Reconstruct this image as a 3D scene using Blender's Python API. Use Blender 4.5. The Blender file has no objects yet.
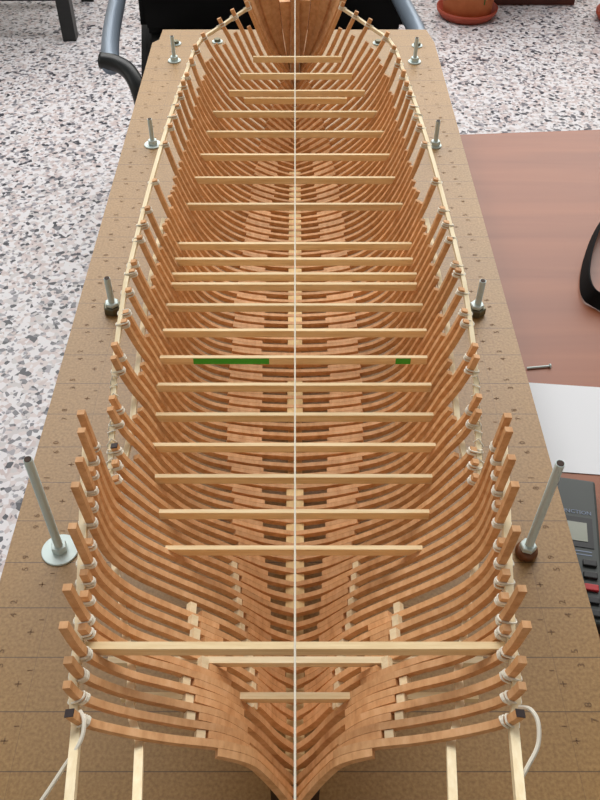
import bpy, bmesh, math, random
from mathutils import Vector, Matrix
R = random.Random(7)
S = bpy.context.scene
C = S.collection

# ------------------------------------------------------------------ camera numbers
PITCH = math.radians(46.0); F = 831.0
ZT = 0.740                      # table top
ZB = ZT + 0.060                 # top face of the plywood board
H = 0.56                        # camera height over the board
CAMZ = ZB + H
sp, cp = math.sin(PITCH), math.cos(PITCH)

def on_plane(px, py, z):        # point of a horizontal plane seen at a picture position (used for measuring)
    t = (py - 400) / F
    den = sp + t * cp; d = CAMZ - z
    return Vector(((px - 295) / F * d / den, (cp - t * sp) / den * d, z))

# ------------------------------------------------------------------ helpers
def link(name, me):
    o = bpy.data.objects.new(name, me); C.objects.link(o); return o

def worldpos(o):
    p = Vector((0, 0, 0))
    while o: p += o.location; o = o.parent
    return p

def obj(name, bm, mat, parent=None, origin=None, smooth=False):
    """bm carries world coordinates; link it as one mesh object"""
    bmesh.ops.recalc_face_normals(bm, faces=bm.faces)
    base = worldpos(parent) if parent else Vector((0, 0, 0))
    loc = Vector(origin) if origin is not None else base
    bmesh.ops.translate(bm, verts=bm.verts, vec=-loc)
    me = bpy.data.meshes.new(name); bm.to_mesh(me); bm.free()
    for m in (mat if isinstance(mat, (list, tuple)) else [mat]): me.materials.append(m)
    if smooth:
        for p in me.polygons: p.use_smooth = True
    o = link(name, me)
    if parent: o.parent = parent
    o.location = loc - base
    return o

def tag(o, label, cat, group=None, kind=None):
    o['label'] = label; o['category'] = cat
    if group: o['group'] = group
    if kind: o['kind'] = kind
    return o

def thing(name, label, cat, loc, group=None):
    o = bpy.data.objects.new(name, None); C.objects.link(o); o.location = loc
    o.empty_display_size = 0.02
    return tag(o, label, cat, group)

def NB(): return bmesh.new()

def box(bm, x0, x1, y0, y1, z0, z1, bevel=0.0):
    t = bmesh.new()
    bmesh.ops.create_cube(t, size=1.0)
    for v in t.verts:
        v.co = Vector(((x0+x1)/2 + v.co.x*(x1-x0), (y0+y1)/2 + v.co.y*(y1-y0), (z0+z1)/2 + v.co.z*(z1-z0)))
    if bevel: bmesh.ops.bevel(t, geom=t.edges[:], offset=bevel, segments=2, affect='EDGES', profile=0.5)
    merge(bm, t); return bm

def merge(bm, t, mat=None):
    me = bpy.data.meshes.new('tmp')
    if mat is not None: bmesh.ops.transform(t, matrix=mat, verts=t.verts)
    t.to_mesh(me); t.free(); bm.from_mesh(me); bpy.data.meshes.remove(me)

def tube(bm, pts, rad, n=8, closed=False, flat=None):
    """tube along pts; rad number or list; flat=(vector, factor) squashes"""
    pts = [Vector(p) for p in pts]; N = len(pts); rings = []
    up = Vector((0, 0, 1)); prev = None
    for k in range(N):
        if closed: d = pts[(k+1) % N] - pts[k-1]
        else: d = pts[min(k+1, N-1)] - pts[max(k-1, 0)]
        d.normalize()
        if prev is None:
            a = d.cross(up)
            if a.length < 1e-3: a = d.cross(Vector((1, 0, 0)))
        else: a = prev - d * prev.dot(d)
        a.normalize(); prev = a; b = d.cross(a)
        r = rad[k] if isinstance(rad, (list, tuple)) else rad
        ring = []
        for j in range(n):
            w = 2*math.pi*j/n
            off = a*math.cos(w)*r + b*math.sin(w)*r
            if flat: off = off - flat[0]*off.dot(flat[0])*(1-flat[1])
            ring.append(bm.verts.new(pts[k] + off))
        rings.append(ring)
    M = N if closed else N-1
    for k in range(M):
        A, B = rings[k], rings[(k+1) % N]
        for j in range(n): bm.faces.new((A[j], A[(j+1) % n], B[(j+1) % n], B[j]))
    if not closed:
        bm.faces.new(rings[0][::-1]); bm.faces.new(rings[-1])
    return bm

def strip(bm, pts, wdir, w, tdir, th):
    """rectangular bar along pts; wdir/tdir either vectors or per-point lists, half sizes w, th"""
    rings = []
    for k, p in enumerate(pts):
        p = Vector(p)
        a = (wdir[k] if isinstance(wdir, list) else wdir); b = (tdir[k] if isinstance(tdir, list) else tdir)
        rings.append([bm.verts.new(p + a*(sx*w) + b*(sy*th)) for sx, sy in ((-1,-1),(1,-1),(1,1),(-1,1))])
    for k in range(len(rings)-1):
        A, B = rings[k], rings[k+1]
        for j in range(4): bm.faces.new((A[j], A[(j+1) % 4], B[(j+1) % 4], B[j]))
    bm.faces.new(rings[0][::-1]); bm.faces.new(rings[-1])
    return bm

def lathe(bm, prof, c, n=32):
    """prof: list of (r, z)"""
    rings = []
    for r, z in prof:
        if r < 1e-6: rings.append([bm.verts.new((c[0], c[1], c[2]+z))])
        else: rings.append([bm.verts.new((c[0]+r*math.cos(2*math.pi*j/n), c[1]+r*math.sin(2*math.pi*j/n), c[2]+z)) for j in range(n)])
    for A, B in zip(rings, rings[1:]):
        for j in range(n):
            if len(A) == 1 and len(B) == 1: continue
            if len(A) == 1: bm.faces.new((A[0], B[j], B[(j+1) % n]))
            elif len(B) == 1: bm.faces.new((A[j], A[(j+1) % n], B[0]))
            else: bm.faces.new((A[j], A[(j+1) % n], B[(j+1) % n], B[j]))
    return bm

def catmull(P, u):
    """P list of tuples; u in [0,len-1]"""
    n = len(P); i = min(max(int(math.floor(u)), 0), n-2); t = u - i
    p0 = P[max(i-1, 0)]; p1 = P[i]; p2 = P[i+1]; p3 = P[min(i+2, n-1)]
    return tuple(0.5*((2*b) + (-a+c)*t + (2*a-5*b+4*c-d)*t*t + (-a+3*b-3*c+d)*t**3) for a, b, c, d in zip(p0, p1, p2, p3))

def interp(T, x):
    """piecewise smooth table lookup"""
    if x <= T[0][0]: return T[0][1]
    if x >= T[-1][0]: return T[-1][1]
    for (a, va), (b, vb) in zip(T, T[1:]):
        if a <= x <= b:
            t = (x-a)/(b-a); return va + (vb-va)*t

# ------------------------------------------------------------------ materials
def srgb(r, g, b):
    f = lambda c: (c/12.92 if c <= 0.04045 else ((c+0.055)/1.055)**2.4)
    return (f(r/255), f(g/255), f(b/255), 1)

def mat(name, col, rough=0.6, metal=0.0, spec=0.5):
    m = bpy.data.materials.new(name); m.use_nodes = True
    b = m.node_tree.nodes['Principled BSDF']
    b.inputs['Base Color'].default_value = col
    b.inputs['Roughness'].default_value = rough; b.inputs['Metallic'].default_value = metal
    b.inputs['Specular IOR Level'].default_value = spec
    return m

def ramp(nt, stops, interp_='LINEAR'):
    r = nt.nodes.new('ShaderNodeValToRGB'); e = r.color_ramp; e.interpolation = interp_
    while len(e.elements) > 1: e.elements.remove(e.elements[0])
    e.elements[0].position = stops[0][0]; e.elements[0].color = stops[0][1]
    for p, c in stops[1:]:
        x = e.elements.new(p); x.color = c
    return r

def wood(name, stops, scale=(1, 1, 1), noise=60, rough=0.6, detail=5, bump=0.1, perobj=0.10, spec=0.4):
    m = mat(name, (1, 1, 1, 1), rough, spec=spec); nt = m.node_tree; L = nt.links
    b = nt.nodes['Principled BSDF']
    tc = nt.nodes.new('ShaderNodeTexCoord'); mp = nt.nodes.new('ShaderNodeMapping')
    mp.inputs['Scale'].default_value = scale
    n = nt.nodes.new('ShaderNodeTexNoise'); n.inputs['Scale'].default_value = noise; n.inputs['Detail'].default_value = detail
    n.inputs['Roughness'].default_value = 0.62
    r = ramp(nt, stops)
    oi = nt.nodes.new('ShaderNodeObjectInfo')
    ma = nt.nodes.new('ShaderNodeMapRange'); ma.inputs['To Min'].default_value = 1-perobj; ma.inputs['To Max'].default_value = 1+perobj
    hsv = nt.nodes.new('ShaderNodeHueSaturation')
    L.new(tc.outputs['Object'], mp.inputs['Vector']); L.new(mp.outputs[0], n.inputs['Vector'])
    L.new(n.outputs['Fac'], r.inputs['Fac']); L.new(r.outputs['Color'], hsv.inputs['Color'])
    L.new(oi.outputs['Random'], ma.inputs['Value']); L.new(ma.outputs[0], hsv.inputs['Value'])
    L.new(hsv.outputs['Color'], b.inputs['Base Color'])
    if bump:
        bp = nt.nodes.new('ShaderNodeBump'); bp.inputs['Strength'].default_value = bump; bp.inputs['Distance'].default_value = 0.001
        L.new(n.outputs['Fac'], bp.inputs['Height']); L.new(bp.outputs[0], b.inputs['Normal'])
    return m

M_frame = wood('pear_wood', [(0.25, srgb(192, 137, 88)), (0.5, srgb(214, 162, 112)), (0.75, srgb(228, 180, 134))], (1, 0.35, 1), 190, 0.62)
M_keel = wood('keel_wood', [(0.3, srgb(216, 178, 118)), (0.7, srgb(240, 210, 154))], (1, .4, 1), 150, 0.65)
M_beam = wood('pine_strip', [(0.3, srgb(220, 188, 138)), (0.55, srgb(234, 208, 162)), (0.75, srgb(242, 220, 180))], (0.08, 1, 1), 320, 0.6)
M_white = wood('limewood_strip', [(0.3, srgb(222, 198, 156)), (0.7, srgb(240, 222, 186))], (0.08, 1, 1), 300, 0.6)
M_batten = wood('pale_batten', [(0.3, srgb(230, 208, 164)), (0.7, srgb(246, 232, 198))], (1, 0.08, 1), 300, 0.6)
M_thread = mat('cotton_thread', srgb(236, 230, 214), 0.9)
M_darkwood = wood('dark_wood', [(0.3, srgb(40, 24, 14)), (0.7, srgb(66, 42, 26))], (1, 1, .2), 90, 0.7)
M_green = mat('green_paint', srgb(60, 176, 50), 0.5)
M_black_end = mat('black_paint', srgb(48, 34, 34), 0.6)
M_zinc = mat('zinc_steel', srgb(206, 222, 220), 0.4, 0.1)
M_dark_steel = mat('dark_steel', srgb(112, 110, 92), 0.45, 0.7)
M_brownplastic = mat('brown_cap', srgb(112, 70, 42), 0.4, 0.2)
M_black = mat('black_fabric', srgb(16, 16, 17), 0.85, spec=.2)
M_rubber = mat('black_rubber', srgb(22, 24, 24), 0.4)
M_chrome = mat('grey_metal_tube', srgb(150, 164, 180), 0.35, 0.6)
M_paper = mat('white_paper', srgb(228, 230, 234), 0.8)
M_calc = mat('charcoal_plastic', srgb(58, 64, 62), 0.5)
M_calc2 = mat('dark_plastic', srgb(30, 32, 34), 0.5)
M_lcd = mat('lcd_glass', srgb(132, 136, 120), 0.2)
M_letter = mat('blue_grey_print', srgb(122, 136, 160), 0.5)
M_red = mat('red_key', srgb(180, 40, 44), 0.5)
M_pencil = mat('pencil', srgb(124, 96, 68), 0.8)
M_terra = wood('terracotta', [(0.3, srgb(186, 104, 60)), (0.7, srgb(206, 124, 76))], (1, 1, 1), 14, 0.75)
M_saucer = mat('red_clay_saucer', srgb(160, 66, 44), 0.55)
M_soil = mat('soil', srgb(60, 44, 32), 0.95)
M_leaf = mat('leaf_green', srgb(70, 112, 40), 0.5)
M_redwood = wood('reddish_wood', [(0.3, srgb(74, 36, 26)), (0.7, srgb(100, 50, 36))], (.2, 1, 1), 40, 0.5)

# plywood board: brown, with pencil lines ruled across every 4 cm
def board_material():
    m = mat('hardboard', (1, 1, 1, 1), 0.46, spec=0.6); nt = m.node_tree; L = nt.links; b = nt.nodes['Principled BSDF']
    tc = nt.nodes.new('ShaderNodeTexCoord'); n = nt.nodes.new('ShaderNodeTexNoise'); n.inputs['Scale'].default_value = 420; n.inputs['Detail'].default_value = 3
    n2 = nt.nodes.new('ShaderNodeTexNoise'); n2.inputs['Scale'].default_value = 5; n2.inputs['Detail'].default_value = 4
    L.new(tc.outputs['Object'], n.inputs['Vector']); L.new(tc.outputs['Object'], n2.inputs['Vector'])
    r = ramp(nt, [(0.3, srgb(140, 105, 57)), (0.5, srgb(156, 120, 69)), (0.7, srgb(170, 134, 81))])
    L.new(n.outputs['Fac'], r.inputs['Fac'])
    r2 = ramp(nt, [(0.3, (.9, .9, .9, 1)), (0.7, (1.06, 1.05, 1.04, 1))]); L.new(n2.outputs['Fac'], r2.inputs['Fac'])
    mx = nt.nodes.new('ShaderNodeMix'); mx.data_type = 'RGBA'; mx.blend_type = 'MULTIPLY'; mx.inputs[0].default_value = 1
    L.new(r.outputs[0], mx.inputs[6]); L.new(r2.outputs[0], mx.inputs[7])
    sx = nt.nodes.new('ShaderNodeSeparateXYZ'); L.new(tc.outputs['Object'], sx.inputs[0])
    def line(sock, off, period, half):
        a = nt.nodes.new('ShaderNodeMath'); a.operation = 'ADD'; a.inputs[1].default_value = off; L.new(sock, a.inputs[0])
        p = nt.nodes.new('ShaderNodeMath'); p.operation = 'PINGPONG'; p.inputs[1].default_value = period/2; L.new(a.outputs[0], p.inputs[0])
        c = nt.nodes.new('ShaderNodeMath'); c.operation = 'LESS_THAN'; c.inputs[1].default_value = half; L.new(p.outputs[0], c.inputs[0])
        return c.outputs[0]
    l1 = line(sx.outputs['Y'], -0.4828+0.7, 0.04, 0.00038)
    l2 = line(sx.outputs['X'], -0.186, 0.372, 0.00025)
    k2 = nt.nodes.new('ShaderNodeMath'); k2.operation = 'MULTIPLY'; k2.inputs[1].default_value = .4; L.new(l2, k2.inputs[0])
    mxx = nt.nodes.new('ShaderNodeMath'); mxx.operation = 'MAXIMUM'; L.new(l1, mxx.inputs[0]); L.new(k2.outputs[0], mxx.inputs[1])
    k = nt.nodes.new('ShaderNodeMath'); k.operation = 'MULTIPLY'; k.inputs[1].default_value = .75; L.new(mxx.outputs[0], k.inputs[0])
    fin = nt.nodes.new('ShaderNodeMix'); fin.data_type = 'RGBA'; L.new(k.outputs[0], fin.inputs[0]); L.new(mx.outputs[2], fin.inputs[6])
    fin.inputs[7].default_value = srgb(70, 52, 38)
    L.new(fin.outputs[2], b.inputs['Base Color'])
    return m
M_board = board_material()

def table_material():
    m = mat('cherry_veneer', (1, 1, 1, 1), 0.42, spec=0.45); nt = m.node_tree; L = nt.links; b = nt.nodes['Principled BSDF']
    tc = nt.nodes.new('ShaderNodeTexCoord'); mp = nt.nodes.new('ShaderNodeMapping'); mp.inputs['Scale'].default_value = (0.25, 3.2, 1); mp.inputs['Rotation'].default_value = (0, 0, 0.08)
    n = nt.nodes.new('ShaderNodeTexNoise'); n.inputs['Scale'].default_value = 9; n.inputs['Detail'].default_value = 8; n.inputs['Distortion'].default_value = .6
    L.new(tc.outputs['Object'], mp.inputs[0]); L.new(mp.outputs[0], n.inputs['Vector'])
    r = ramp(nt, [(0.3, srgb(132, 72, 42)), (0.5, srgb(142, 80, 48)), (0.7, srgb(152, 88, 54))]); L.new(n.outputs['Fac'], r.inputs[0]); L.new(r.outputs[0], b.inputs['Base Color'])
    b.inputs['Coat Weight'].default_value = 0
    return m
M_table = table_material()

def terrazzo():
    m = mat('terrazzo', (1, 1, 1, 1), 0.3, spec=0.5); nt = m.node_tree; L = nt.links; b = nt.nodes['Principled BSDF']
    tc = nt.nodes.new('ShaderNodeTexCoord')
    v = nt.nodes.new('ShaderNodeTexVoronoi'); v.inputs['Scale'].default_value = 86; L.new(tc.outputs['Object'], v.inputs['Vector'])
    sx = nt.nodes.new('ShaderNodeSeparateColor'); L.new(v.outputs['Color'], sx.inputs[0])
    r = ramp(nt, [(0.0, srgb(70, 72, 80)), (0.06, srgb(126, 126, 132)), (0.13, srgb(212, 198, 196)), (0.25, srgb(212, 208, 208)), (0.4, srgb(238, 236, 238)), (0.72, srgb(224, 214, 212)), (0.86, srgb(172, 170, 176)), (0.92, srgb(236, 236, 238))], 'CONSTANT')
    L.new(sx.outputs[0], r.inputs[0])
    v2 = nt.nodes.new('ShaderNodeTexVoronoi'); v2.inputs['Scale'].default_value = 150; L.new(tc.outputs['Object'], v2.inputs['Vector'])
    s2 = nt.nodes.new('ShaderNodeSeparateColor'); L.new(v2.outputs['Color'], s2.inputs[0])
    r2 = ramp(nt, [(0, (.42, .42, .45, 1)), (0.09, (1, 1, 1, 1))], 'CONSTANT'); L.new(s2.outputs[1], r2.inputs[0])
    mx = nt.nodes.new('ShaderNodeMix'); mx.data_type = 'RGBA'; mx.blend_type = 'MULTIPLY'; mx.inputs[0].default_value = 1
    L.new(r.outputs[0], mx.inputs[6]); L.new(r2.outputs[0], mx.inputs[7])
    gm = nt.nodes.new('ShaderNodeMix'); gm.data_type = 'RGBA'; gm.blend_type = 'MULTIPLY'; gm.inputs[0].default_value = 1; gm.inputs[7].default_value = (.80, .79, .80, 1)
    L.new(mx.outputs[2], gm.inputs[6]); L.new(gm.outputs[2], b.inputs['Base Color'])
    return m
M_floor = terrazzo()

# ------------------------------------------------------------------ the setting
bm = NB(); box(bm, -5, 5, -3, 5.3, -0.05, 0)
fl = obj('floor', bm, M_floor); fl['kind'] = 'structure'

M_wall = mat('plaster_wall', srgb(216, 210, 198), 0.9)
M_sash = mat('white_sash', srgb(228, 228, 226), 0.5)
for nm, b_ in (('wall_left', (-5.1, -5, -3, 5.3)), ('wall_right', (5, 5.1, -3, 5.3)), ('wall_behind', (-5.1, 5.1, -3.1, -3)), ('wall_far', (-5.1, 5.1, 5.3, 5.4))):
    w_ = obj(nm, box(NB(), b_[0], b_[1], b_[2], b_[3], 0, 4.3), M_wall); w_['kind'] = 'structure'
bm = NB()
for x in (-3.1, -1.3, .5, 2.3, 4.1): box(bm, x-.04, x+.04, 5.22, 5.299, 1.5, 4.2)
for z in (1.5, 4.2): box(bm, -3.14, 4.14, 5.22, 5.299, z-.05, z+.05)
w_ = obj('window_1', bm, M_sash); w_['kind'] = 'structure'
# ------------------------------------------------------------------ table
tA = on_plane(463, 134, ZT); tB = on_plane(600, 129, ZT)
ang = math.atan2(tB.y-tA.y, tB.x-tA.x)
tbl = thing('table', 'reddish brown veneered table under the ship building board', 'table', (0.5, 0.45, 0))
xl, xr = -0.205, 1.25
def T(x, y):                                   # table frame: origin at tA, along its far edge
    ca, sa = math.cos(ang), math.sin(ang)
    return Vector((tA.x + x*ca - y*sa, tA.y + x*sa + y*ca, 0))
def tbox(x0, x1, y0, y1, z0, z1, bev=0.0):
    t = bmesh.new(); box(t, x0, x1, y0, y1, z0, z1, bev)
    for v in t.verts:
        p = T(v.co.x, v.co.y); v.co.x, v.co.y = p.x, p.y
    return t
x0 = -0.205 - tA.x; x1 = x0 + 1.45
obj('table_top', tbox(x0, x1, -1.55, 0, ZT-0.028, ZT, 0.002), M_table, tbl)
obj('apron', tbox(x0+.06, x1-.06, -.09, -.07, ZT-.11, ZT-.0281), M_table, tbl)
obj('apron', tbox(x0+.06, x1-.06, -1.48, -1.46, ZT-.11, ZT-.0281), M_table, tbl)
for lx in (x0+.05, x1-.11):
    for ly in (-.13, -1.5): obj('leg', tbox(lx, lx+.06, ly, ly+.06, 0, ZT-.0281), M_table, tbl)

# ------------------------------------------------------------------ building board
brd = thing('building_board', 'brown hardboard building board with ruled pencil lines under the ship skeleton', 'board', (0, .7, ZB))
bm = NB()
yf, yc = 1.388, 1.338
outl = [(-.2285, -.02), (.2235, -.02), (.2235, yc), (.2155, yf), (-.2175, yf), (-.2190, yc+.01), (-.2285, yc-.002)]
top = [bm.verts.new((x, y, ZB)) for x, y in outl]; bot = [bm.verts.new((x, y, ZB-.018)) for x, y in outl]
bm.faces.new(top); bm.faces.new(bot[::-1])
for k in range(len(outl)):
    j = (k+1) % len(outl); bm.faces.new((top[k], top[j], bot[j], bot[k]))
obj('panel', bm, M_board, brd)
for yy in (.25, .7, 1.05):                      # bearers that carry the board above the table
    obj('bearer', box(NB(), -.17, .17, yy-.02, yy+.02, ZT, ZB-.018), M_darkwood, brd)
# pencilled numbers and ticks along both long edges
def text_bm(s, size, loc, rot, ext=0.0, align='CENTER'):
    cu = bpy.data.curves.new('t', 'FONT'); cu.body = s; cu.size = size; cu.align_x = align; cu.align_y = 'CENTER'; cu.extrude = ext; cu.resolution_u = 2
    o = bpy.data.objects.new('t', cu); C.objects.link(o)
    bpy.context.view_layer.update()
    dg = bpy.context.evaluated_depsgraph_get(); me = bpy.data.meshes.new_from_object(o.evaluated_get(dg))
    t = bmesh.new(); t.from_mesh(me); bpy.data.objects.remove(o); bpy.data.curves.remove(cu); bpy.data.meshes.remove(me)
    bmesh.ops.transform(t, matrix=Matrix.Translation(loc) @ Matrix.Rotation(rot, 4, 'Z'), verts=t.verts)
    return t
upper = {0: '0', 1: '1', 2: '6', 3: '9', 4: '2', 5: '5', 6: '8'}; lower = {0: '6', 1: '8', 2: '9', 3: '5', 4: '4', 5: '3', 6: '7'}
for side in (-1, 1):
    bm = NB()
    for k in range(-21, 7):
        y = .4828 - .04*k
        u, l = upper.get(k % 7), lower.get(k % 7)
        xx = .205 if side > 0 else -.211
        merge(bm, text_bm(u, .0072, (xx-.002, y+.005, ZB+.0002), math.pi/2))
        merge(bm, text_bm(l, .0072, (xx, y-.006, ZB+.0002), math.pi/2))
        for q, (dy, dx, ln) in enumerate(((.01, -.022, .0036), (.02, -.016, .005))):
            x_ = xx + side*0 + (dx if side > 0 else -dx)
            t = NB(); box(t, x_-ln/2, x_+ln/2, y-dy-.0003, y-dy+.0003, ZB+.00005, ZB+.0002); merge(bm, t)
            if q == 1:
                t = NB(); box(t, x_-.0004, x_+.0004, y-dy-.002, y-dy+.002, ZB+.00005, ZB+.0002); merge(bm, t)
    obj('pencil_markings', bm, M_pencil, brd)

# ------------------------------------------------------------------ threaded rods
def hexnut(bm, x, y, z, r, h, n=6, rot=.2):
    t = bmesh.new(); bmesh.ops.create_cone(t, cap_ends=True, segments=n, radius1=r, radius2=r, depth=h)
    bmesh.ops.bevel(t, geom=[e for e in t.edges if abs(e.verts[0].co.z-e.verts[1].co.z) < 1e-6], offset=r*.1, segments=1, affect='EDGES')
    merge(bm, t, Matrix.Translation((x, y, z+h/2)) @ Matrix.Rotation(rot, 4, 'Z'))
    return bm
def threaded(bm, x, y, z0, z1, r, lean=(0, 0)):
    pitch = .0013; n = int((z1-z0)/pitch*2)
    pts = []; rad = []
    for k in range(n+1):
        f = k/n; pts.append((x+lean[0]*f, y+lean[1]*f, z0+(z1-z0)*f)); rad.append(r if k % 2 else r*.9)
    return tube(bm, pts, rad, 12)
def rod(px, py, h, wr, label, r=.0034, base='washer', lean=(0, 0), below=.02):
    p = on_plane(px, py, ZB)
    t = thing('threaded_rod', label, 'bolt', (p.x, p.y, ZB), 'threaded rods standing along the board')
    obj('rod', threaded(NB(), p.x, p.y, ZB-below, ZB+h, r, lean), M_zinc, t)
    e = tube(NB(), [(p.x+lean[0], p.y+lean[1], ZB+h), (p.x+lean[0], p.y+lean[1], ZB+h+.0004)], r*.8, 12)
    obj('rod_tip', e, M_darkwood, t)
    if base == 'washer':
        obj('washer', lathe(NB(), [(r, 0), (wr, 0), (wr, .0013), (wr*.97, .0017), (r, .0017), (r, 0)], (p.x, p.y, ZB), 36), M_zinc, t, smooth=False)
        obj('nut', hexnut(NB(), p.x, p.y, ZB+.0017, .0064, .006), M_zinc, t)
    elif base == 'cup':
        obj('cup_washer', lathe(NB(), [(r, 0), (wr*.9, 0), (wr, .003), (wr*.94, .0062), (wr*.7, .0078), (r, .0078), (r, 0)], (p.x, p.y, ZB), 32), M_brownplastic, t, smooth=True)
        obj('nut', hexnut(NB(), p.x, p.y, ZB+.0078, .0066, .005), M_zinc, t)
    else:
        obj('nut', hexnut(NB(), p.x, p.y, ZB, wr, .0085), M_dark_steel, t)
        obj('lock_nut', hexnut(NB(), p.x, p.y, ZB+.0085, wr*.75, .004), M_zinc, t)
    return t
rod(60.5, 550.5, .113, .0147, 'tall threaded rod with wide washer at the front left of the board', lean=(.0, 0))
rod(525.5, 553.5, .112, .0090, 'tall threaded rod in a brown cup washer at the front right', base='cup', lean=(.002, 0))
rod(113.5, 311, .043, .0100, 'short threaded rod in a dark nut left of the hull middle', base='nut')
rod(475.5, 313, .042, .0098, 'short threaded rod in a dark nut right of the hull middle', base='nut', lean=(.001, 0))
rod(153, 145, .037, .0115, 'thin rod with broad washer on the left edge, second from the back', r=.0030)
rod(435, 146, .036, .0085, 'thin rod with small washer on the right edge, second from the back', r=.0030)
rod(174.5, 61, .038, .0100, 'thin rod with washer at the back left corner of the board', r=.0030)
rod(414.5, 62, .037, .0100, 'thin rod with washer at the back right corner of the board', r=.0030)
for px, py, lab in ((176, 44, 'small flange nut behind the rod at the back left corner'), (417, 46, 'small flange nut behind the rod at the back right corner'),
                    (217.5, 42, 'small flange nut left of the bow near the back edge'), (378, 43.5, 'small flange nut right of the bow near the back edge')):
    p = on_plane(px, py, ZB)
    t = thing('flange_nut', lab, 'nut', (p.x, p.y, ZB), 'flange nuts at the back of the board')
    obj('flange', lathe(NB(), [(0, 0), (.0085, 0), (.0085, .0015), (0, .0015)], (p.x, p.y, ZB), 24), M_zinc, t)
    obj('nut', hexnut(NB(), p.x, p.y, ZB+.0015, .0055, .004), M_dark_steel, t)

# ------------------------------------------------------------------ the ship skeleton
SEC = [
 (.159,  [(0,.078),(.0075,.105),(.014,.125),(.0215,.141),(.036,.151),(.060,.1575),(.082,.167),(.0985,.178),(.1045,.193),(.107,.22)]),
 (.1814, [(0,.050),(.009,.073),(.0185,.099),(.0285,.1205),(.0395,.1345),(.060,.146),(.083,.158),(.1005,.174),(.106,.190),(.109,.219)]),
 (.2038, [(0,.042),(.010,.060),(.0205,.0875),(.031,.107),(.0425,.122),(.0625,.138),(.085,.152),(.100,.170),(.106,.186),(.110,.218)]),
 (.2374, [(0,.036),(.012,.051),(.0245,.074),(.0375,.092),(.053,.108),(.072,.124),(.0905,.140),(.1025,.159),(.1085,.178),(.1115,.215)]),
 (.305,  [(0,.030),(.018,.040),(.034,.056),(.048,.070),(.066,.084),(.085,.100),(.102,.1175),(.1147,.139),(.1185,.178),(.1215,.215)]),
 (.40,   [(0,.030),(.025,.0345),(.046,.041),(.067,.0495),(.085,.064),(.099,.087),(.109,.110),(.120,.132),(.128,.165),(.132,.21)]),
 (.535,  [(0,.030),(.030,.0315),(.056,.0355),(.077,.043),(.094,.0595),(.1058,.086),(.116,.114),(.1245,.140),(.1315,.170),(.136,.21)]),
 (.73,   [(0,.030),(.028,.033),(.052,.039),(.070,.048),(.087,.064),(.101,.087),(.112,.113),(.1208,.140),(.1268,.170),(.131,.21)]),
 (.90,   [(0,.031),(.020,.038),(.040,.048),(.057,.060),(.075,.076),(.0905,.095),(.102,.116),(.111,.140),(.1175,.170),(.123,.21)]),
 (.976,  [(0,.036),(.014,.048),(.028,.061),(.043,.074),(.058,.087),(.072,.101),(.086,.121),(.099,.142),(.1115,.170),(.125,.21)]),
 (1.020, [(0,.046),(.009,.056),(.019,.068),(.030,.079),(.042,.090),(.053,.102),(.063,.121),(.073,.142),(.086,.170),(.100,.21)]),
 (1.060, [(0,.060),(.005,.068),(.010,.077),(.017,.087),(.024,.097),(.031,.108),(.0385,.123),(.0465,.142),(.057,.170),(.070,.21)]),
]
def section(Y):
    n = len(SEC)
    if Y <= SEC[0][0]: i, t = 0, 0.0
    else:
        i = max(k for k in range(n-1) if SEC[k][0] <= Y); t = min((Y-SEC[i][0])/(SEC[i+1][0]-SEC[i][0]), 1)
    out = []
    for j in range(10):
        q = []
        for d in (0, 1):
            f = lambda k: SEC[min(max(k, 0), n-1)]
            y1, y2 = f(i)[0], f(i+1)[0]; p1, p2 = f(i)[1][j][d], f(i+1)[1][j][d]
            def slope(k):
                a, b = max(k-1, 0), min(k+1, n-1); return (SEC[b][1][j][d]-SEC[a][1][j][d])/(SEC[b][0]-SEC[a][0])
            m1, m2 = slope(i)*(y2-y1), slope(i+1)*(y2-y1)
            h00 = 2*t**3-3*t*t+1; h10 = t**3-2*t*t+t; h01 = -2*t**3+3*t*t; h11 = t**3-t*t
            q.append(h00*p1+h10*m1+h01*p2+h11*m2)
        out.append(tuple(q))
    return out
def u_at(P, h):
    lo, hi = 0.0, 9.0
    for _ in range(40):
        m = (lo+hi)/2
        if catmull(P, m)[1] < h: lo = m
        else: hi = m
    return lo
def xin(Y, h):
    P = section(Y); return catmull(P, u_at(P, h))[0]
def hull_out(Y, h, off):
    """point off metres outside the inner frame line, at height h"""
    P = section(Y); u = u_at(P, h); a = catmull(P, max(u-.05, 0)); b = catmull(P, min(u+.05, 9))
    dx, dh = b[0]-a[0], b[1]-a[1]; L = math.hypot(dx, dh); p = catmull(P, u)
    return (p[0]+dh/L*off, p[1]-dx/L*off)

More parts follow.
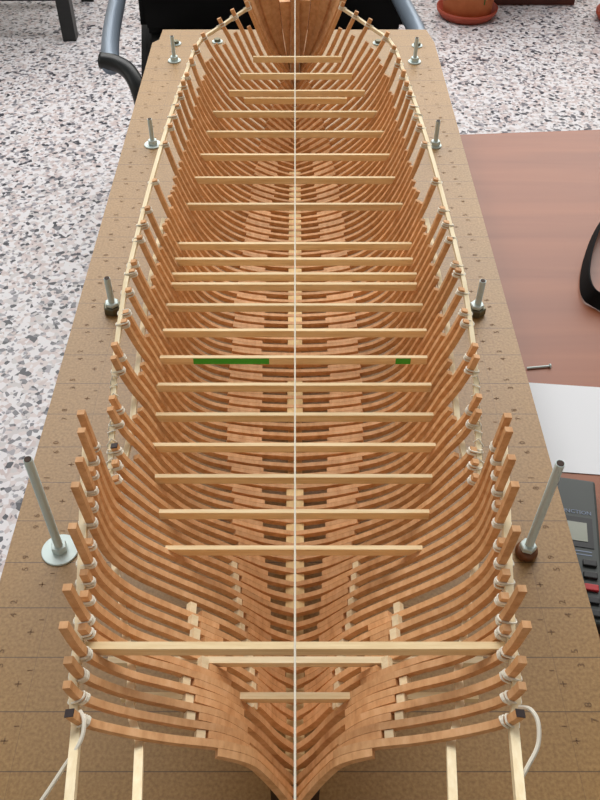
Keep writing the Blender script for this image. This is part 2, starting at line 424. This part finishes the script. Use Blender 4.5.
MOLD = .0053; SIDE = .0038; STEP = .0112; Y0 = .159
def timber(P, u0, u1, s, yc, mold=MOLD, side=SIDE, both=False):
    """bar of a frame between curve params u0..u1 (side s), or across the keel when both"""
    us = []
    n = max(3, int(abs(u1-u0)*4))
    if both: us = [-u1 + 2*u1*k/(2*n) for k in range(2*n+1)]
    else: us = [u0 + (u1-u0)*k/n for k in range(n+1)]
    pts = []
    for u in us:
        sg = s if not both else (1 if u >= 0 else -1)
        x, h = catmull(P, abs(u)); pts.append(Vector((sg*x, h)))
    bm = NB(); rings = []
    for k, p in enumerate(pts):
        d = pts[min(k+1, len(pts)-1)] - pts[max(k-1, 0)]; d.normalize()
        nrm = Vector((d.y, -d.x))
        if both: nrm = nrm
        elif s < 0: nrm = -nrm
        au = abs(us[k]); md = mold*(1 - .17*min(au/6.0, 1)); fr_ = .5*min(max((au-3.5)/3.5, 0), 1)
        p = p - nrm*md*fr_
        q = p + nrm*md
        rings.append([bm.verts.new((p.x, yc-side/2, ZB+p.y)), bm.verts.new((p.x, yc+side/2, ZB+p.y)),
                      bm.verts.new((q.x, yc+side/2, ZB+q.y)), bm.verts.new((q.x, yc-side/2, ZB+q.y))])
    for A, B in zip(rings, rings[1:]):
        for j in range(4): bm.faces.new((A[j], A[(j+1) % 4], B[(j+1) % 4], B[j]))
    bm.faces.new(rings[0]); bm.faces.new(rings[-1])
    return bm

def lash_bm(P, h, s, yc, turns=2):
    """thread turns round a frame head and the batten outside it"""
    u = u_at(P, h); a = catmull(P, max(u-.1, 0)); b = catmull(P, min(u+.1, 9)); p = catmull(P, u)
    t = Vector((s*(b[0]-a[0]), 0, b[1]-a[1])).normalized(); o = Vector((s*t.z*s*s, 0, -t.x*s)) if False else Vector((t.z*s, 0, -t.x*s))
    c0 = Vector((s*p[0], yc, ZB+p[1]))
    bm = NB()
    for k in range(turns):
        c = c0 + t*((k-(turns-1)/2)*.0014 + R.uniform(-.0004, .0004)); tilt = R.uniform(-.25, .25)
        pts = []
        hw = SIDE/2 + .0007
        for q in range(14):
            w = 2*math.pi*q/14
            ex = (abs(math.cos(w))**.6)*math.copysign(1, math.cos(w)); ey = (abs(math.sin(w))**.6)*math.copysign(1, math.sin(w))
            pts.append(c + o*(.0018 + ex*.0048) + Vector((0, 1, 0))*ey*hw + t*(ey*tilt*.004))
        tube(bm, pts, .00062, 5, closed=True)
    return bm

HS = [(.30, .128), (.338, .132), (.40, .140), (.44, .148), (.52, .155), (.75, .155), (.9, .154), (1.0, .156), (1.06, .160)]
HQ = lambda Y: interp([(.08, .196), (.12, .188), (.159, .178), (.34, .179)], Y)
LONG = {51,54,56,58,60,62,64,67,70,73,76,78,80,45,41,39,37,34,33,31,29,28,25,24,21,20,18,17,16}
TALL = {15:.029,14:.028,13:.006,12:.029,11:.005,10:.034,9:.006,8:.033,7:.010,6:.006,5:.032,4:.006,3:.028,2:.016,1:.013,0:.010}
EXT = lambda i: .007 if i >= 60 else (.003 if i >= 27 else (.014 if i >= 19 else .004))

ship = thing('ship_model', 'wooden skeleton of a ship model, bare pinkish frames with pale crossbeams', 'ship model', (0, .6, ZB))
for i in range(81):
    Y = Y0 + STEP*i; P = section(Y)
    ya, yb = Y - .0020, Y + .0020
    uf = (4.1, 4.3, 4.55, 4.6, 4.65)[i] if i <= 4 else (1.9 if i <= 9 else 2.15)
    mo = .0046 if i < 2 else MOLD
    fr = obj('frame', timber(P, 0, uf+R.uniform(-.08, .08), 1, ya, mold=mo, both=True), M_frame, ship)
    stern = i <= 15; long_ = stern or i in LONG
    for s in (-1, 1):
        jit = R.uniform(-.0015, .0015)
        if stern: htop = HQ(Y) + TALL[i] + jit
        elif long_: htop = interp(HS, Y) + EXT(i) + jit
        else: htop = interp([(.3, .118), (.4, .119), (.55, .124), (.85, .125), (1.0, .142), (1.05, .142)], Y) + jit*2
        ut = u_at(P, htop)
        uin = (1.02 if i < 70 else .45) + R.uniform(-.06, .06)
        if i <= 4:
            obj('futtock', timber(P, 2.75+R.uniform(-.1, .1), ut, s, yb, mold=mo), M_frame, fr)
            yl = yb
        elif i <= 9:
            obj('futtock', timber(P, .55, 4.05+R.uniform(-.1, .1), s, yb), M_frame, fr)
            obj('top_timber', timber(P, 3.35+R.uniform(-.1, .1), ut, s, ya), M_frame, fr)
            yl = ya
        else:
            obj('futtock', timber(P, uin, ut, s, yb), M_frame, fr)
            yl = yb
        if i in (0, 18) and (s < 0 or i == 0):                      # blackened ends
            obj('blackened_end', timber(P, ut, min(ut+.03, 9), s, yl), M_black_end, fr)
        # thread lashings
        if stern: obj('lashing', lash_bm(P, HQ(Y), s, yl, 3), M_thread, fr)
        elif long_: obj('lashing', lash_bm(P, interp(HS, Y), s, yl, 3), M_thread, fr)
        # little spacer blocks glued between neighbouring frames
        def spacer(u, yy):
            x, h = catmull(P, u); a = catmull(P, u-.05); b = catmull(P, u+.05)
            d = Vector((s*(b[0]-a[0]), 0, b[1]-a[1])).normalized(); n_ = Vector((d.z, 0, -d.x))*s
            c = Vector((s*x, yy, ZB+h)) + n_*.0022
            bm = NB(); strip(bm, [c-d*.0023, c+d*.0023], Vector((0, 1, 0)), .0034, n_, .0022)
            obj('spacer_block', bm, M_white, fr)
        if 5 <= i <= 15: spacer((2.12 if i <= 9 else 2.36), Y-.0036)
        if 1 <= i <= 4: spacer(uf+.14, Y-.0036)
        elif 5 <= i <= 9: spacer(4.26, Y+.0036)

# keel, deadwood, stem
def keel_top(Y):
    return section(Y)[0][1]
pts = []
bm = NB()
ys = [.150 + k*.01 for k in range(92)]
prev = None
for y in ys:
    ht = section(max(y, .159))[0][1] - .0068
    ring = [bm.verts.new((-.006, y, ZB+.0005)), bm.verts.new((.006, y, ZB+.0005)), bm.verts.new((.006, y, ZB+ht)), bm.verts.new((-.006, y, ZB+ht))]
    if prev:
        for j in range(4): bm.faces.new((prev[j], prev[(j+1) % 4], ring[(j+1) % 4], ring[j]))
    else: bm.faces.new(ring)
    prev = ring
bm.faces.new(prev)
obj('keel', bm, M_keel, ship)
# pale filling pieces between the frames on the keel (aft third and fore third)
for a, b in ((13, 24), (30, 34), (38, 66)):
    for i in range(a, b):
        Y = Y0 + STEP*i + STEP/2
        z = section(Y)[0][1]
        obj('keel_filler', box(NB(), -.0068, .0068, Y0+STEP*i+.0001, Y0+STEP*(i+1)-.0041, ZB+z-.0066, ZB+z-.0002), M_keel, ship)
# stem: curved post rising round the bow
def stem_y(h): return interp([(.0, 1.045), (.03, 1.062), (.06, 1.076), (.10, 1.090), (.15, 1.100), (.24, 1.108)], h)
hs = [.002+.0075*k for k in range(31)]
bm = NB()
strip(bm, [(0, stem_y(h)+.006, ZB+h) for h in hs], Vector((1, 0, 0)), .0056, Vector((0, 1, 0)), .010)
obj('stem', bm, M_frame, ship)
obj('keel_scarf', box(NB(), -.006, .006, 1.03, 1.075, ZB+.0005, ZB+.03), M_keel, ship)
# hawse timbers closing the bow between last frame and stem
Pb = section(1.060)
def bowpt(w, h):
    """w 0 at the last frame .. 1 at the stem"""
    xb = catmull(Pb, u_at(Pb, h))[0]; ys_ = stem_y(h); a = w*math.pi/2
    return Vector((.0058 + max(xb-.0058, 0)*math.cos(a), 1.066 + (ys_-1.066+.004)*math.sin(a), 0))
NH = 5
for s in (-1, 1):
    for k in range(NH):
        w0, w1 = (k-.01)/NH, (k+1.01)/NH
        htop = .186 + R.uniform(-.004, .004) - (.034 if k == NH-1 else 0) + .010*(k < 2)
        dep = .0034*(k % 2)
        hlist = [.056 + (htop-.056)*q/11 for q in range(12)]
        bm = NB(); rings = []
        for h in hlist:
            A, B = bowpt(w0, h), bowpt(w1, h); m = (A+B)/2
            n_ = Vector((B.y-A.y, -(B.x-A.x), 0)).normalized()
            if n_.dot(Vector((m.x, m.y-1.05, 0))) < 0: n_ = -n_
            ring = []
            for q in (A+n_*dep, B+n_*dep, B+n_*.0085, A+n_*.0085): ring.append(bm.verts.new((s*q.x, q.y, ZB+h)))
            rings.append(ring)
        for A, B in zip(rings, rings[1:]):
            for j in range(4): bm.faces.new((A[j], A[(j+1) % 4], B[(j+1) % 4], B[j]))
        bm.faces.new(rings[0]); bm.faces.new(rings[-1])
        obj('hawse_timber', bm, M_frame, ship)
# dark block that carries the stern
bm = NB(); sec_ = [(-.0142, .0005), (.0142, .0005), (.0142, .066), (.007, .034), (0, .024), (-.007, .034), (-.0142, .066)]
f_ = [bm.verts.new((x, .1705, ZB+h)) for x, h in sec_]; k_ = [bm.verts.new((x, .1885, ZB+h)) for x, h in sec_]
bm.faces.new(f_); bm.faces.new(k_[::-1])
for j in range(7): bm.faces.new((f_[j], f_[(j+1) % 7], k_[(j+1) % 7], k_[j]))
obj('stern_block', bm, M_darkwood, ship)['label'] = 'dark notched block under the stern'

# crossbeams: half width X, position Y, height of the top edge
def beam(row, xl, xr, h, mat_=M_beam, name='deck_beam', tall=.0072, thick=.0032, dx=0.0, skew=0.0):
    d = H - h; t = (row-400)/F; den = sp + t*cp
    Y = (cp-t*sp)/den*d; XL = (xl-295)/F*d/den; XR = (xr-295)/F*d/den
    bm = NB()
    v = [(XL, -skew), (XR, skew)]
    strip(bm, [(XL, Y+thick/2-skew, ZB+h-tall/2), (XR, Y+thick/2+skew, ZB+h-tall/2)], Vector((0, 1, 0)), thick/2, Vector((0, 0, 1)), tall/2)
    return obj(name, bm, mat_, ship), XL, XR, Y
BE = [(57, 253, 342), (74, 240, 352), (91, 229, 365), (112, 213, 378), (132, 206, 385), (155, 198, 392), (178, 189, 397), (204.5, 186, 403),
      (244, 176, 412), (259.5, 174, 413), (274.5, 170, 417), (284.5, 171, 417), (305.5, 165.5, 423), (331, 162.5, 427), (358, 159.5, 427.5), (385.5, 156, 431.7),
      (415.5, 153.3, 433.7), (446, 151.5, 436), (477.5, 154.7, 432.6), (513, 158.7, 429.5), (549.5, 165, 422.8)]
for k, (r_, a, b) in enumerate(BE):
    if r_ == 358:
        o, XL, XR, Y = beam(r_, a, b, .100)
        o['label'] = 'crossbeam with two green paint patches'
        pm = lambda x0_, x1_: obj('green_paint_patch', box(NB(), x0_, x1_, Y-.0003, Y+.0003, ZB+.0934, ZB+.0994), M_green, o)
        k_ = (XR-XL)/(b-a)
        pm(XL+(193-a)*k_, XL+(269-a)*k_); pm(XL+(396-a)*k_, XL+(411-a)*k_)
    else: beam(r_, a, b, {57: .118, 74: .112, 91: .106, 112: .103}.get(r_, .100))
beam(98.5, 244, 347, .092)
beam(649, 84, 506, .176, tall=.0068, thick=.004)
beam(663, 107, 484, .117, M_white, 'cross_strip', tall=.005, thick=.004)
beam(699, 120, 479, .107, M_beam, 'cross_strip', tall=.005, thick=.004)

# battens outside the frames
def batten(Ys, hf, off, name='batten', w=.0019, th=.0017, xover=None):
    for s in (-1, 1):
        pts = []; wd = []; td = []
        for Y in Ys:
            if xover and xover(Y) is not None: x, h = xover(Y)
            else: x, h = hull_out(Y, hf(Y), off)
            pts.append(Vector((s*x, Y, ZB+h)))
        bm = NB(); strip(bm, pts, Vector((1, 0, 0)), th, Vector((0, 0, 1)), w)
        obj(name, bm, M_batten, ship)
YS = [.320 + k*.01 for k in range(75)]
def bow_x(Y):
    if Y <= 1.06: return None
    a = min((Y-1.06)/(.058), 1); x, h = hull_out(1.06, .160, .0044)
    return (max(x*math.sqrt(max(1-a*a, 0)), .004), .160+.03*a)
batten(YS + [1.072, 1.084, 1.095, 1.105, 1.113, 1.117], lambda Y: interp(HS, Y), .0044, xover=bow_x)
def aft(xs, hs_):
    return lambda Y: (interp(xs, Y), interp(hs_, Y)) if Y < .159 else None
x0q = hull_out(.159, HQ(.159), .0044)
batten([.085, .10, .12, .14, .159] + [.17+k*.01 for k in range(18)], HQ, .0044, w=.0026, th=.0021,
       xover=aft([(.085, .085), (.12, .0950), (.159, x0q[0])], [(.085, .200), (.12, .189), (.159, x0q[1])]))
HL = [(.159, .1625), (.1976, .152), (.25, .139), (.305, .129), (.40, .117), (.55, .121), (.9, .121), (1.05, .125)]
x0l = hull_out(.159, .1625, .0054)
batten([.085, .10, .12, .14, .159] + [.17+k*.01 for k in range(50)], lambda Y: interp(HL, Y), .0054, w=.0017, th=.0021,
       xover=aft([(.085, .057), (.12, .0685), (.159, x0l[0])], [(.085, .196), (.12, .176), (.159, x0l[1])]))

for s_ in (-1, 1):
    pts = []
    for k in range(46):
        Y = .330 + .0021*k; x, h = hull_out(Y, interp(HS, Y), .0044); w_ = 2*math.pi*k/3.6
        pts.append((s_*(x+.0030*math.cos(w_)), Y, ZB+h+.0042*math.sin(w_)))
    obj('winding_thread', tube(NB(), pts, .0007, 5), M_thread, ship)
# centreline thread and loose tails
obj('centreline_thread', tube(NB(), [(0, .052, ZB+.001), (0, .07, ZB+.19), (0, .60, ZB+.1885), (0, 1.112, ZB+.232)], .00055, 6), M_thread, ship)
def tail(pts, r=.0010):
    P = [Vector(p) for p in pts]
    out = []
    n = 8*(len(P)-1)
    for k in range(n+1):
        out.append(catmull([tuple(p) for p in P], k/n*(len(P)-1)))
    obj('thread_tail', tube(NB(), out, r, 6), M_thread, ship)
def seen(px, py, h): return tuple(on_plane(px, py, ZB+h))
tail([seen(80, 711, .182), seen(84, 722, .183), (seen(80, 742, .182)), seen(62, 770, .180), seen(42, 800, .178), seen(30, 815, .176)])
tail([seen(519, 707, .182), seen(530, 709, .186), seen(538, 722, .187), seen(538, 745, .185), seen(528, 766, .183), seen(519, 782, .182)])

# ------------------------------------------------------------------ things on the table
def quad_on(z, pxs): return [on_plane(x, y, z) for x, y in pxs]
# sheet of paper
p = quad_on(ZT, [(520, 382.5), (602, 388), (600, 478), (530, 470)])
e1 = (p[1]-p[0]); e1.normalize(); pa = p[0] - e1*.06; e2 = Vector((e1.y, -e1.x, 0))
wlen = (p[3]-p[0]).dot(e2)
bm = NB()
c = [pa, pa+e1*.297, pa+e1*.297+e2*wlen, pa+e2*wlen]
lo = [bm.verts.new((q.x, q.y, ZT+.0002)) for q in c]; hi = [bm.verts.new((q.x, q.y, ZT+.0008)) for q in c]
bm.faces.new(hi); bm.faces.new(lo[::-1])
for k in range(4): bm.faces.new((lo[k], lo[(k+1) % 4], hi[(k+1) % 4], hi[k]))
cen = (c[0]+c[2])/2
tag(obj('paper_sheet', bm, M_paper, None, (cen.x, cen.y, ZT+.0002)), 'white sheet of paper on the table beside the board', 'paper')

# nail
a = on_plane(527, 368, ZT+.0015); b = on_plane(549.5, 366, ZT+.0015)
t = thing('nail', 'small steel nail lying on the table behind the white paper', 'nail', (a.x, a.y, ZT))
obj('shank', tube(NB(), [a, b], .0011, 10), M_zinc, t)
d = (b-a).normalized(); obj('head', tube(NB(), [b, b+d*.0012], .0026, 12), M_zinc, t)

# calculator
zc_ = ZT
A = on_plane(562, 477.5, zc_+.016); B = on_plane(595.5, 481, zc_+.016); Bb = on_plane(607, 620, zc_+.016)
ey = (B-Bb).normalized(); ex = Vector((ey.y, -ey.x, 0))
CW, CL = .074, .150
org = B - ex*CW                                  # far-left top corner
def CP(u, v, z): q = org + ex*u - ey*v; return Vector((q.x, q.y, z))
def cbox(u0, u1, v0, v1, z0, z1, bev=0):
    t = bmesh.new(); box(t, u0, u1, v0, v1, z0, z1, bev)
    for w in t.verts: w.co = CP(w.co.x, w.co.y, w.co.z)
    return t
cc = CP(CW/2, CL/2, ZT)
calc = thing('calculator', 'charcoal grey pocket calculator half tucked under the right edge of the board', 'calculator', (cc.x, cc.y, ZT))
obj('body', cbox(0, CW, 0, CL, ZT, ZT+.016, .0025), M_calc, calc)
obj('screen_bezel', cbox(.012, CW-.006, .045, .077, ZT+.0160, ZT+.0166), M_calc2, calc)
scr = obj('screen', cbox(.022, CW-.011, .051, .071, ZT+.0167, ZT+.0170), M_lcd, calc)
for k in range(4):
    obj('vent_rib', cbox(CW-.050, CW-.034, .008+.006*k, .0105+.006*k, ZT+.0158, ZT+.0168), M_calc2, calc)
tx = text_bm('FUNCTION', .0058, Vector((0, 0, 0)), 0, .0001, 'RIGHT')
rot = math.atan2(ex.y, ex.x)
q = CP(CW-.006, .0395, ZT+.0163)
bmesh.ops.transform(tx, matrix=Matrix.Translation(q) @ Matrix.Rotation(rot, 4, 'Z'), verts=tx.verts)
obj('lettering', tx, M_letter, calc)
for k in range(2):
    obj('printed_line', cbox(.02, CW-.008, .0805+.0035*k, .0815+.0035*k, ZT+.0160, ZT+.0162), M_letter, calc)
for r_ in range(5):
    for cidx in range(4):
        u = CW-.0165-.0165*cidx; v = .090+.0120*r_
        ky = obj('key', cbox(u, u+.0115, v, v+.0062, ZT+.0155, ZT+.0185, .0008), M_red if (r_ == 2 and cidx == 0) else M_calc2, calc)
        if r_ == 2 and cidx == 0: ky['label'] = 'red key'

# black strap (camera sling) at the right edge of the picture
def strap_pt(px, py, z): return on_plane(px, py, ZT+z)
path = [(640, 190, .012), (614, 206, .013), (599, 226, .014), (588.5, 254, .014), (585, 278, .014), (589, 293, .012), (600, 301, .010), (616, 310, .010), (645, 322, .009)]
pp = [tuple(strap_pt(*q)) for q in path]
bm = NB(); n = 48; fine = [Vector(catmull(pp, k/n*(len(pp)-1))) for k in range(n+1)]
wd = []; 
for k, q in enumerate(fine):
    f = k/n; lean = Vector((.35, 0, 1)).normalized() if f < .5 else Vector((.35+.9*(f-.5), .2*(f-.5), 1)).normalized()
    wd.append(lean)
td = []
for k, q in enumerate(fine):
    d = (fine[min(k+1, n)]-fine[max(k-1, 0)]).normalized(); td.append(d.cross(wd[k]).normalized())
strip(bm, fine, wd, .0095, td, .0011)
mn = min(v.co.z for v in bm.verts); bmesh.ops.translate(bm, verts=bm.verts, vec=(0, 0, ZT+.0005-mn))
st = obj('strap', bm, M_black, None, (fine[24].x, fine[24].y, ZT))
tag(st, 'black strap curling on the reddish table at the right edge', 'strap')

# ------------------------------------------------------------------ chair behind the board
ch = thing('armchair', 'black padded armchair with grey tube arms behind the far end of the board', 'chair', (-.06, 2.05, 0))
def rbox(x0, x1, y0, y1, z0, z1, bev):
    t = NB(); box(t, x0, x1, y0, y1, z0, z1)
    bmesh.ops.bevel(t, geom=t.edges[:], offset=bev, segments=4, affect='EDGES'); return t
bm = rbox(-.345, .265, 1.74, 2.36, .40, .47, .03)
for v in bm.verts:
    if v.co.x < 0: v.co.x -= (v.co.y-1.74)*.13
obj('seat', bm, M_black, ch, smooth=True)
bm = rbox(-.396, .285, 2.15, 2.27, .475, 1.02, .02)
for v in bm.verts: v.co.y += (v.co.z-.475)*.2
obj('backrest', bm, M_black, ch, smooth=True)
AZ = .60
def arm(side):
    if side < 0: pk = [(126, -50), (119, -8), (112.5, 25), (110, 48), (111, 66)]
    else: pk = [(384, -40), (397, -8), (406, 10), (416, 30), (424, 50)]
    pts = [on_plane(x, y, AZ) for x, y in pk]
    cat = [Vector(catmull([tuple(p) for p in pts], k/16*(len(pts)-1))) for k in range(17)]
    obj('arm_tube', tube(NB(), cat, .0195, 14), M_chrome, ch, smooth=True)
    e = pts[-1]; sgn = 1 if side < 0 else -1
    g = [e+Vector((-sgn*.022, .012, .006)), e+Vector((sgn*.010, .004, .004)), e+Vector((sgn*.040, -.014, -.008)), e+Vector((sgn*.060, -.042, -.04)), e+Vector((sgn*.066, -.052, -.10)), e+Vector((sgn*.066, -.03, -.17))]
    gg = [Vector(catmull([tuple(p) for p in g], k/20*5)) for k in range(21)]
    if side < 0: obj('arm_grip', tube(NB(), gg, .0168, 14), M_rubber, ch, smooth=True)
    q = gg[-1]
    leg = [q, q+Vector((0, .02, -.12)), Vector((q.x, q.y+.04, .08)), Vector((q.x, q.y+.10, .022)), Vector((q.x, q.y+.25, .016)), Vector((q.x, 2.42, .016))]
    ll = [Vector(catmull([tuple(p) for p in leg], k/24*5)) for k in range(25)]
    obj('leg', tube(NB(), ll, .0155, 12), M_chrome, ch, smooth=True)
    bk = cat[0]; obj('back_post', tube(NB(), [bk+Vector((0, 0, 0)), Vector((bk.x, 2.36, AZ+.02)), Vector((bk.x*.9, 2.43, .85))], .0155, 12), M_chrome, ch, smooth=True)
    return q
qa = arm(-1); qb = arm(1)
obj('seat_rail', tube(NB(), [Vector((qa.x, qa.y+.06, .40)), Vector((qa.x+.05, 1.9, .395)), Vector((qb.x-.05, 1.9, .395)), Vector((qb.x, qb.y+.06, .40))], .014, 10), M_chrome, ch, smooth=True)

# ------------------------------------------------------------------ black stand at the back left
g = on_plane(70, 41, 0)
stl = thing('metal_stand', 'black metal stand with square leg on the terrazzo floor, back left', 'stand', (g.x-.25, g.y+.15, 0))
def leg_at(x, y): obj('leg', box(NB(), x-.026, x+.026, y-.026, y+.026, 0, .55, .003), M_rubber, stl)
for dx in (0, -.55):
    for dy in (0.02, .42): leg_at(g.x+dx, g.y+dy)
obj('rail', box(NB(), g.x-.52, g.x-.026, g.y+.0, g.y+.04, .15, .19), M_rubber, stl)
obj('rail', box(NB(), g.x-.52, g.x-.026, g.y+.4, g.y+.44, .15, .19), M_rubber, stl)
obj('shelf_top', box(NB(), g.x-.6, g.x+.05, g.y-.03, g.y+.47, .55, .58, .004), M_rubber, stl)

# ------------------------------------------------------------------ plants at the back right
def pot(px, py, r, label, leaves=True):
    c = on_plane(px, py, 0)
    t = thing('flower_pot', label, 'plant pot', (c.x, c.y, 0), 'clay pots on the terrazzo floor')
    obj('saucer', lathe(NB(), [(0, 0), (r*.86, 0), (r, .022), (r*1.02, .036), (r*.97, .036), (r*.84, .008), (0, .008)], (c.x, c.y, 0), 48), M_saucer, t, smooth=True)
    ro = r*.80
    obj('pot_body', lathe(NB(), [(0, .0085), (ro*.96, .0085), (ro, .016), (ro*1.18, .20), (ro*1.28, .20), (ro*1.30, .25), (ro*1.18, .25), (ro*1.12, .2)], (c.x, c.y, 0), 48), M_terra, t, smooth=True)
    obj('soil', lathe(NB(), [(ro*1.125, .215), (ro*.6, .222), (0, .225)], (c.x, c.y, 0), 32), M_soil, t)
    for k in range(7):
        a = 2*math.pi*k/7 + .3; L_ = .34
        if k == 5: a = -1.35
        pts = []
        droop = -.34 if k == 5 else .02
        for q in range(9):
            f = q/8; pts.append(Vector((c.x+math.cos(a)*(.02+ (ro*1.42)*min(f*1.35, 1) + (0 if k == 5 else .08*f)), c.y+math.sin(a)*(.02+(ro*1.42)*min(f*1.35, 1)), .222 + .22*math.sin(f*2.4)*(1 if k != 5 else .55) + (droop*max(f-.45, 0)*1.1))))
        bm = NB(); w = Vector((-math.sin(a), math.cos(a), 0)); rings = []
        for q, p_ in enumerate(pts):
            hw = .009*(math.sin(math.pi*(q+.6)/9.2)+.05); rings.append([bm.verts.new(p_-w*hw), bm.verts.new(p_+Vector((0, 0, -.002))), bm.verts.new(p_+w*hw), bm.verts.new(p_+Vector((0, 0, .0015)))])
        for A_, B_ in zip(rings, rings[1:]):
            for j in range(4): bm.faces.new((A_[j], A_[(j+1) % 4], B_[(j+1) % 4], B_[j]))
        bm.faces.new(rings[0]); bm.faces.new(rings[-1])
        obj('leaf', bm, M_leaf, t)
pot(466, 15, .122, 'terracotta flower pot in a red saucer at the back of the room')
pot(621, 20, .105, 'reddish pot with saucer cut by the right picture edge')

g = on_plane(577, 6, 0); g0 = on_plane(500, 1, 0)
pl = thing('wooden_cabinet', 'dark reddish wooden cabinet on the floor behind the flower pots', 'cabinet', ((g.x+g0.x)/2, g.y+.2, 0))
obj('body', box(NB(), g0.x-.05, g.x, g.y, g.y+.4, .05, .7, .004), M_redwood, pl)
obj('plinth', box(NB(), g0.x-.04, g.x-.01, g.y+.012, g.y+.39, 0, .05), M_redwood, pl)
for k in range(2):
    w_ = (g.x-g0.x+.05)/2; xx = g0.x-.05+w_*k
    dr = obj('door', box(NB(), xx+.006, xx+w_-.006, g.y-.014, g.y-.0005, .06, .68, .003), M_redwood, pl)
    kx = xx+(w_-.04 if k == 0 else .04)
    obj('knob', lathe(NB(), [(0, 0), (.01, 0), (.012, .012), (0, .018)], (kx, g.y-.026, .4), 16), M_zinc, dr)

# ------------------------------------------------------------------ light
w = bpy.data.worlds.new('room_light'); S.world = w; w.use_nodes = True
nt = w.node_tree; bg = nt.nodes['Background']; bg.inputs[1].default_value = 1.0
# a room with its windows ahead: brighter above and ahead, darker behind and below
tc = nt.nodes.new('ShaderNodeTexCoord'); sx = nt.nodes.new('ShaderNodeSeparateXYZ'); nt.links.new(tc.outputs['Generated'], sx.inputs[0])
def mth(op, a, b):
    n = nt.nodes.new('ShaderNodeMath'); n.operation = op
    for k, v in enumerate((a, b)):
        if isinstance(v, (int, float)): n.inputs[k].default_value = v
        else: nt.links.new(v, n.inputs[k])
    return n.outputs[0]
val = mth('ADD', mth('MULTIPLY', mth('MAXIMUM', sx.outputs['Z'], 0.0), .62), mth('MULTIPLY', sx.outputs['Y'], .14))
val = mth('MULTIPLY', mth('MAXIMUM', mth('ADD', val, .20), .06), .31)
cm = nt.nodes.new('ShaderNodeCombineColor')
for k, f in enumerate((.97, .985, 1.0)): nt.links.new(mth('MULTIPLY', val, f), cm.inputs[k])
nt.links.new(cm.outputs[0], bg.inputs[0])
def area(name, loc, target, sx_, sy_, e, col):
    l = bpy.data.lights.new(name, 'AREA'); l.shape = 'RECTANGLE'; l.size = sx_; l.size_y = sy_; l.energy = e; l.color = col
    o = bpy.data.objects.new(name, l); C.objects.link(o); o.location = loc
    o.rotation_euler = (Vector(target)-Vector(loc)).to_track_quat('-Z', 'Y').to_euler()
    return o
area('window_daylight', (.5, 5.0, 2.9), (.1, 1.0, .6), 7.0, 2.2, 235, (1, .98, .95))
area('overhead_fill', (-.2, 2.7, 3.3), (0, 1.3, .6), 3.6, 1.4, 100, (1, .99, .97))  # unseen overhead fill, added so the board dims toward the camera
area('left_fill', (-3.6, .8, 2.4), (0, .6, .8), 2.0, 1.6, 18, (.95, .98, 1))  # weak fill lamp added on the left, no window on that side

# ------------------------------------------------------------------ camera
cam = bpy.data.cameras.new('camera'); co = bpy.data.objects.new('camera', cam); C.objects.link(co)
co.location = (0, 0, CAMZ); co.rotation_euler = (math.pi/2 - PITCH, 0, 0)
cam.sensor_fit = 'VERTICAL'; cam.sensor_height = 24; cam.sensor_width = 18; cam.lens = F/800*24
cam.shift_x = 5/800; cam.clip_start = .01; cam.clip_end = 50
S.camera = co
S.view_settings.view_transform = 'Standard'; S.view_settings.look = 'None'; S.view_settings.gamma = 1; S.view_settings.exposure = -0.15
S.view_settings.use_curve_mapping = False
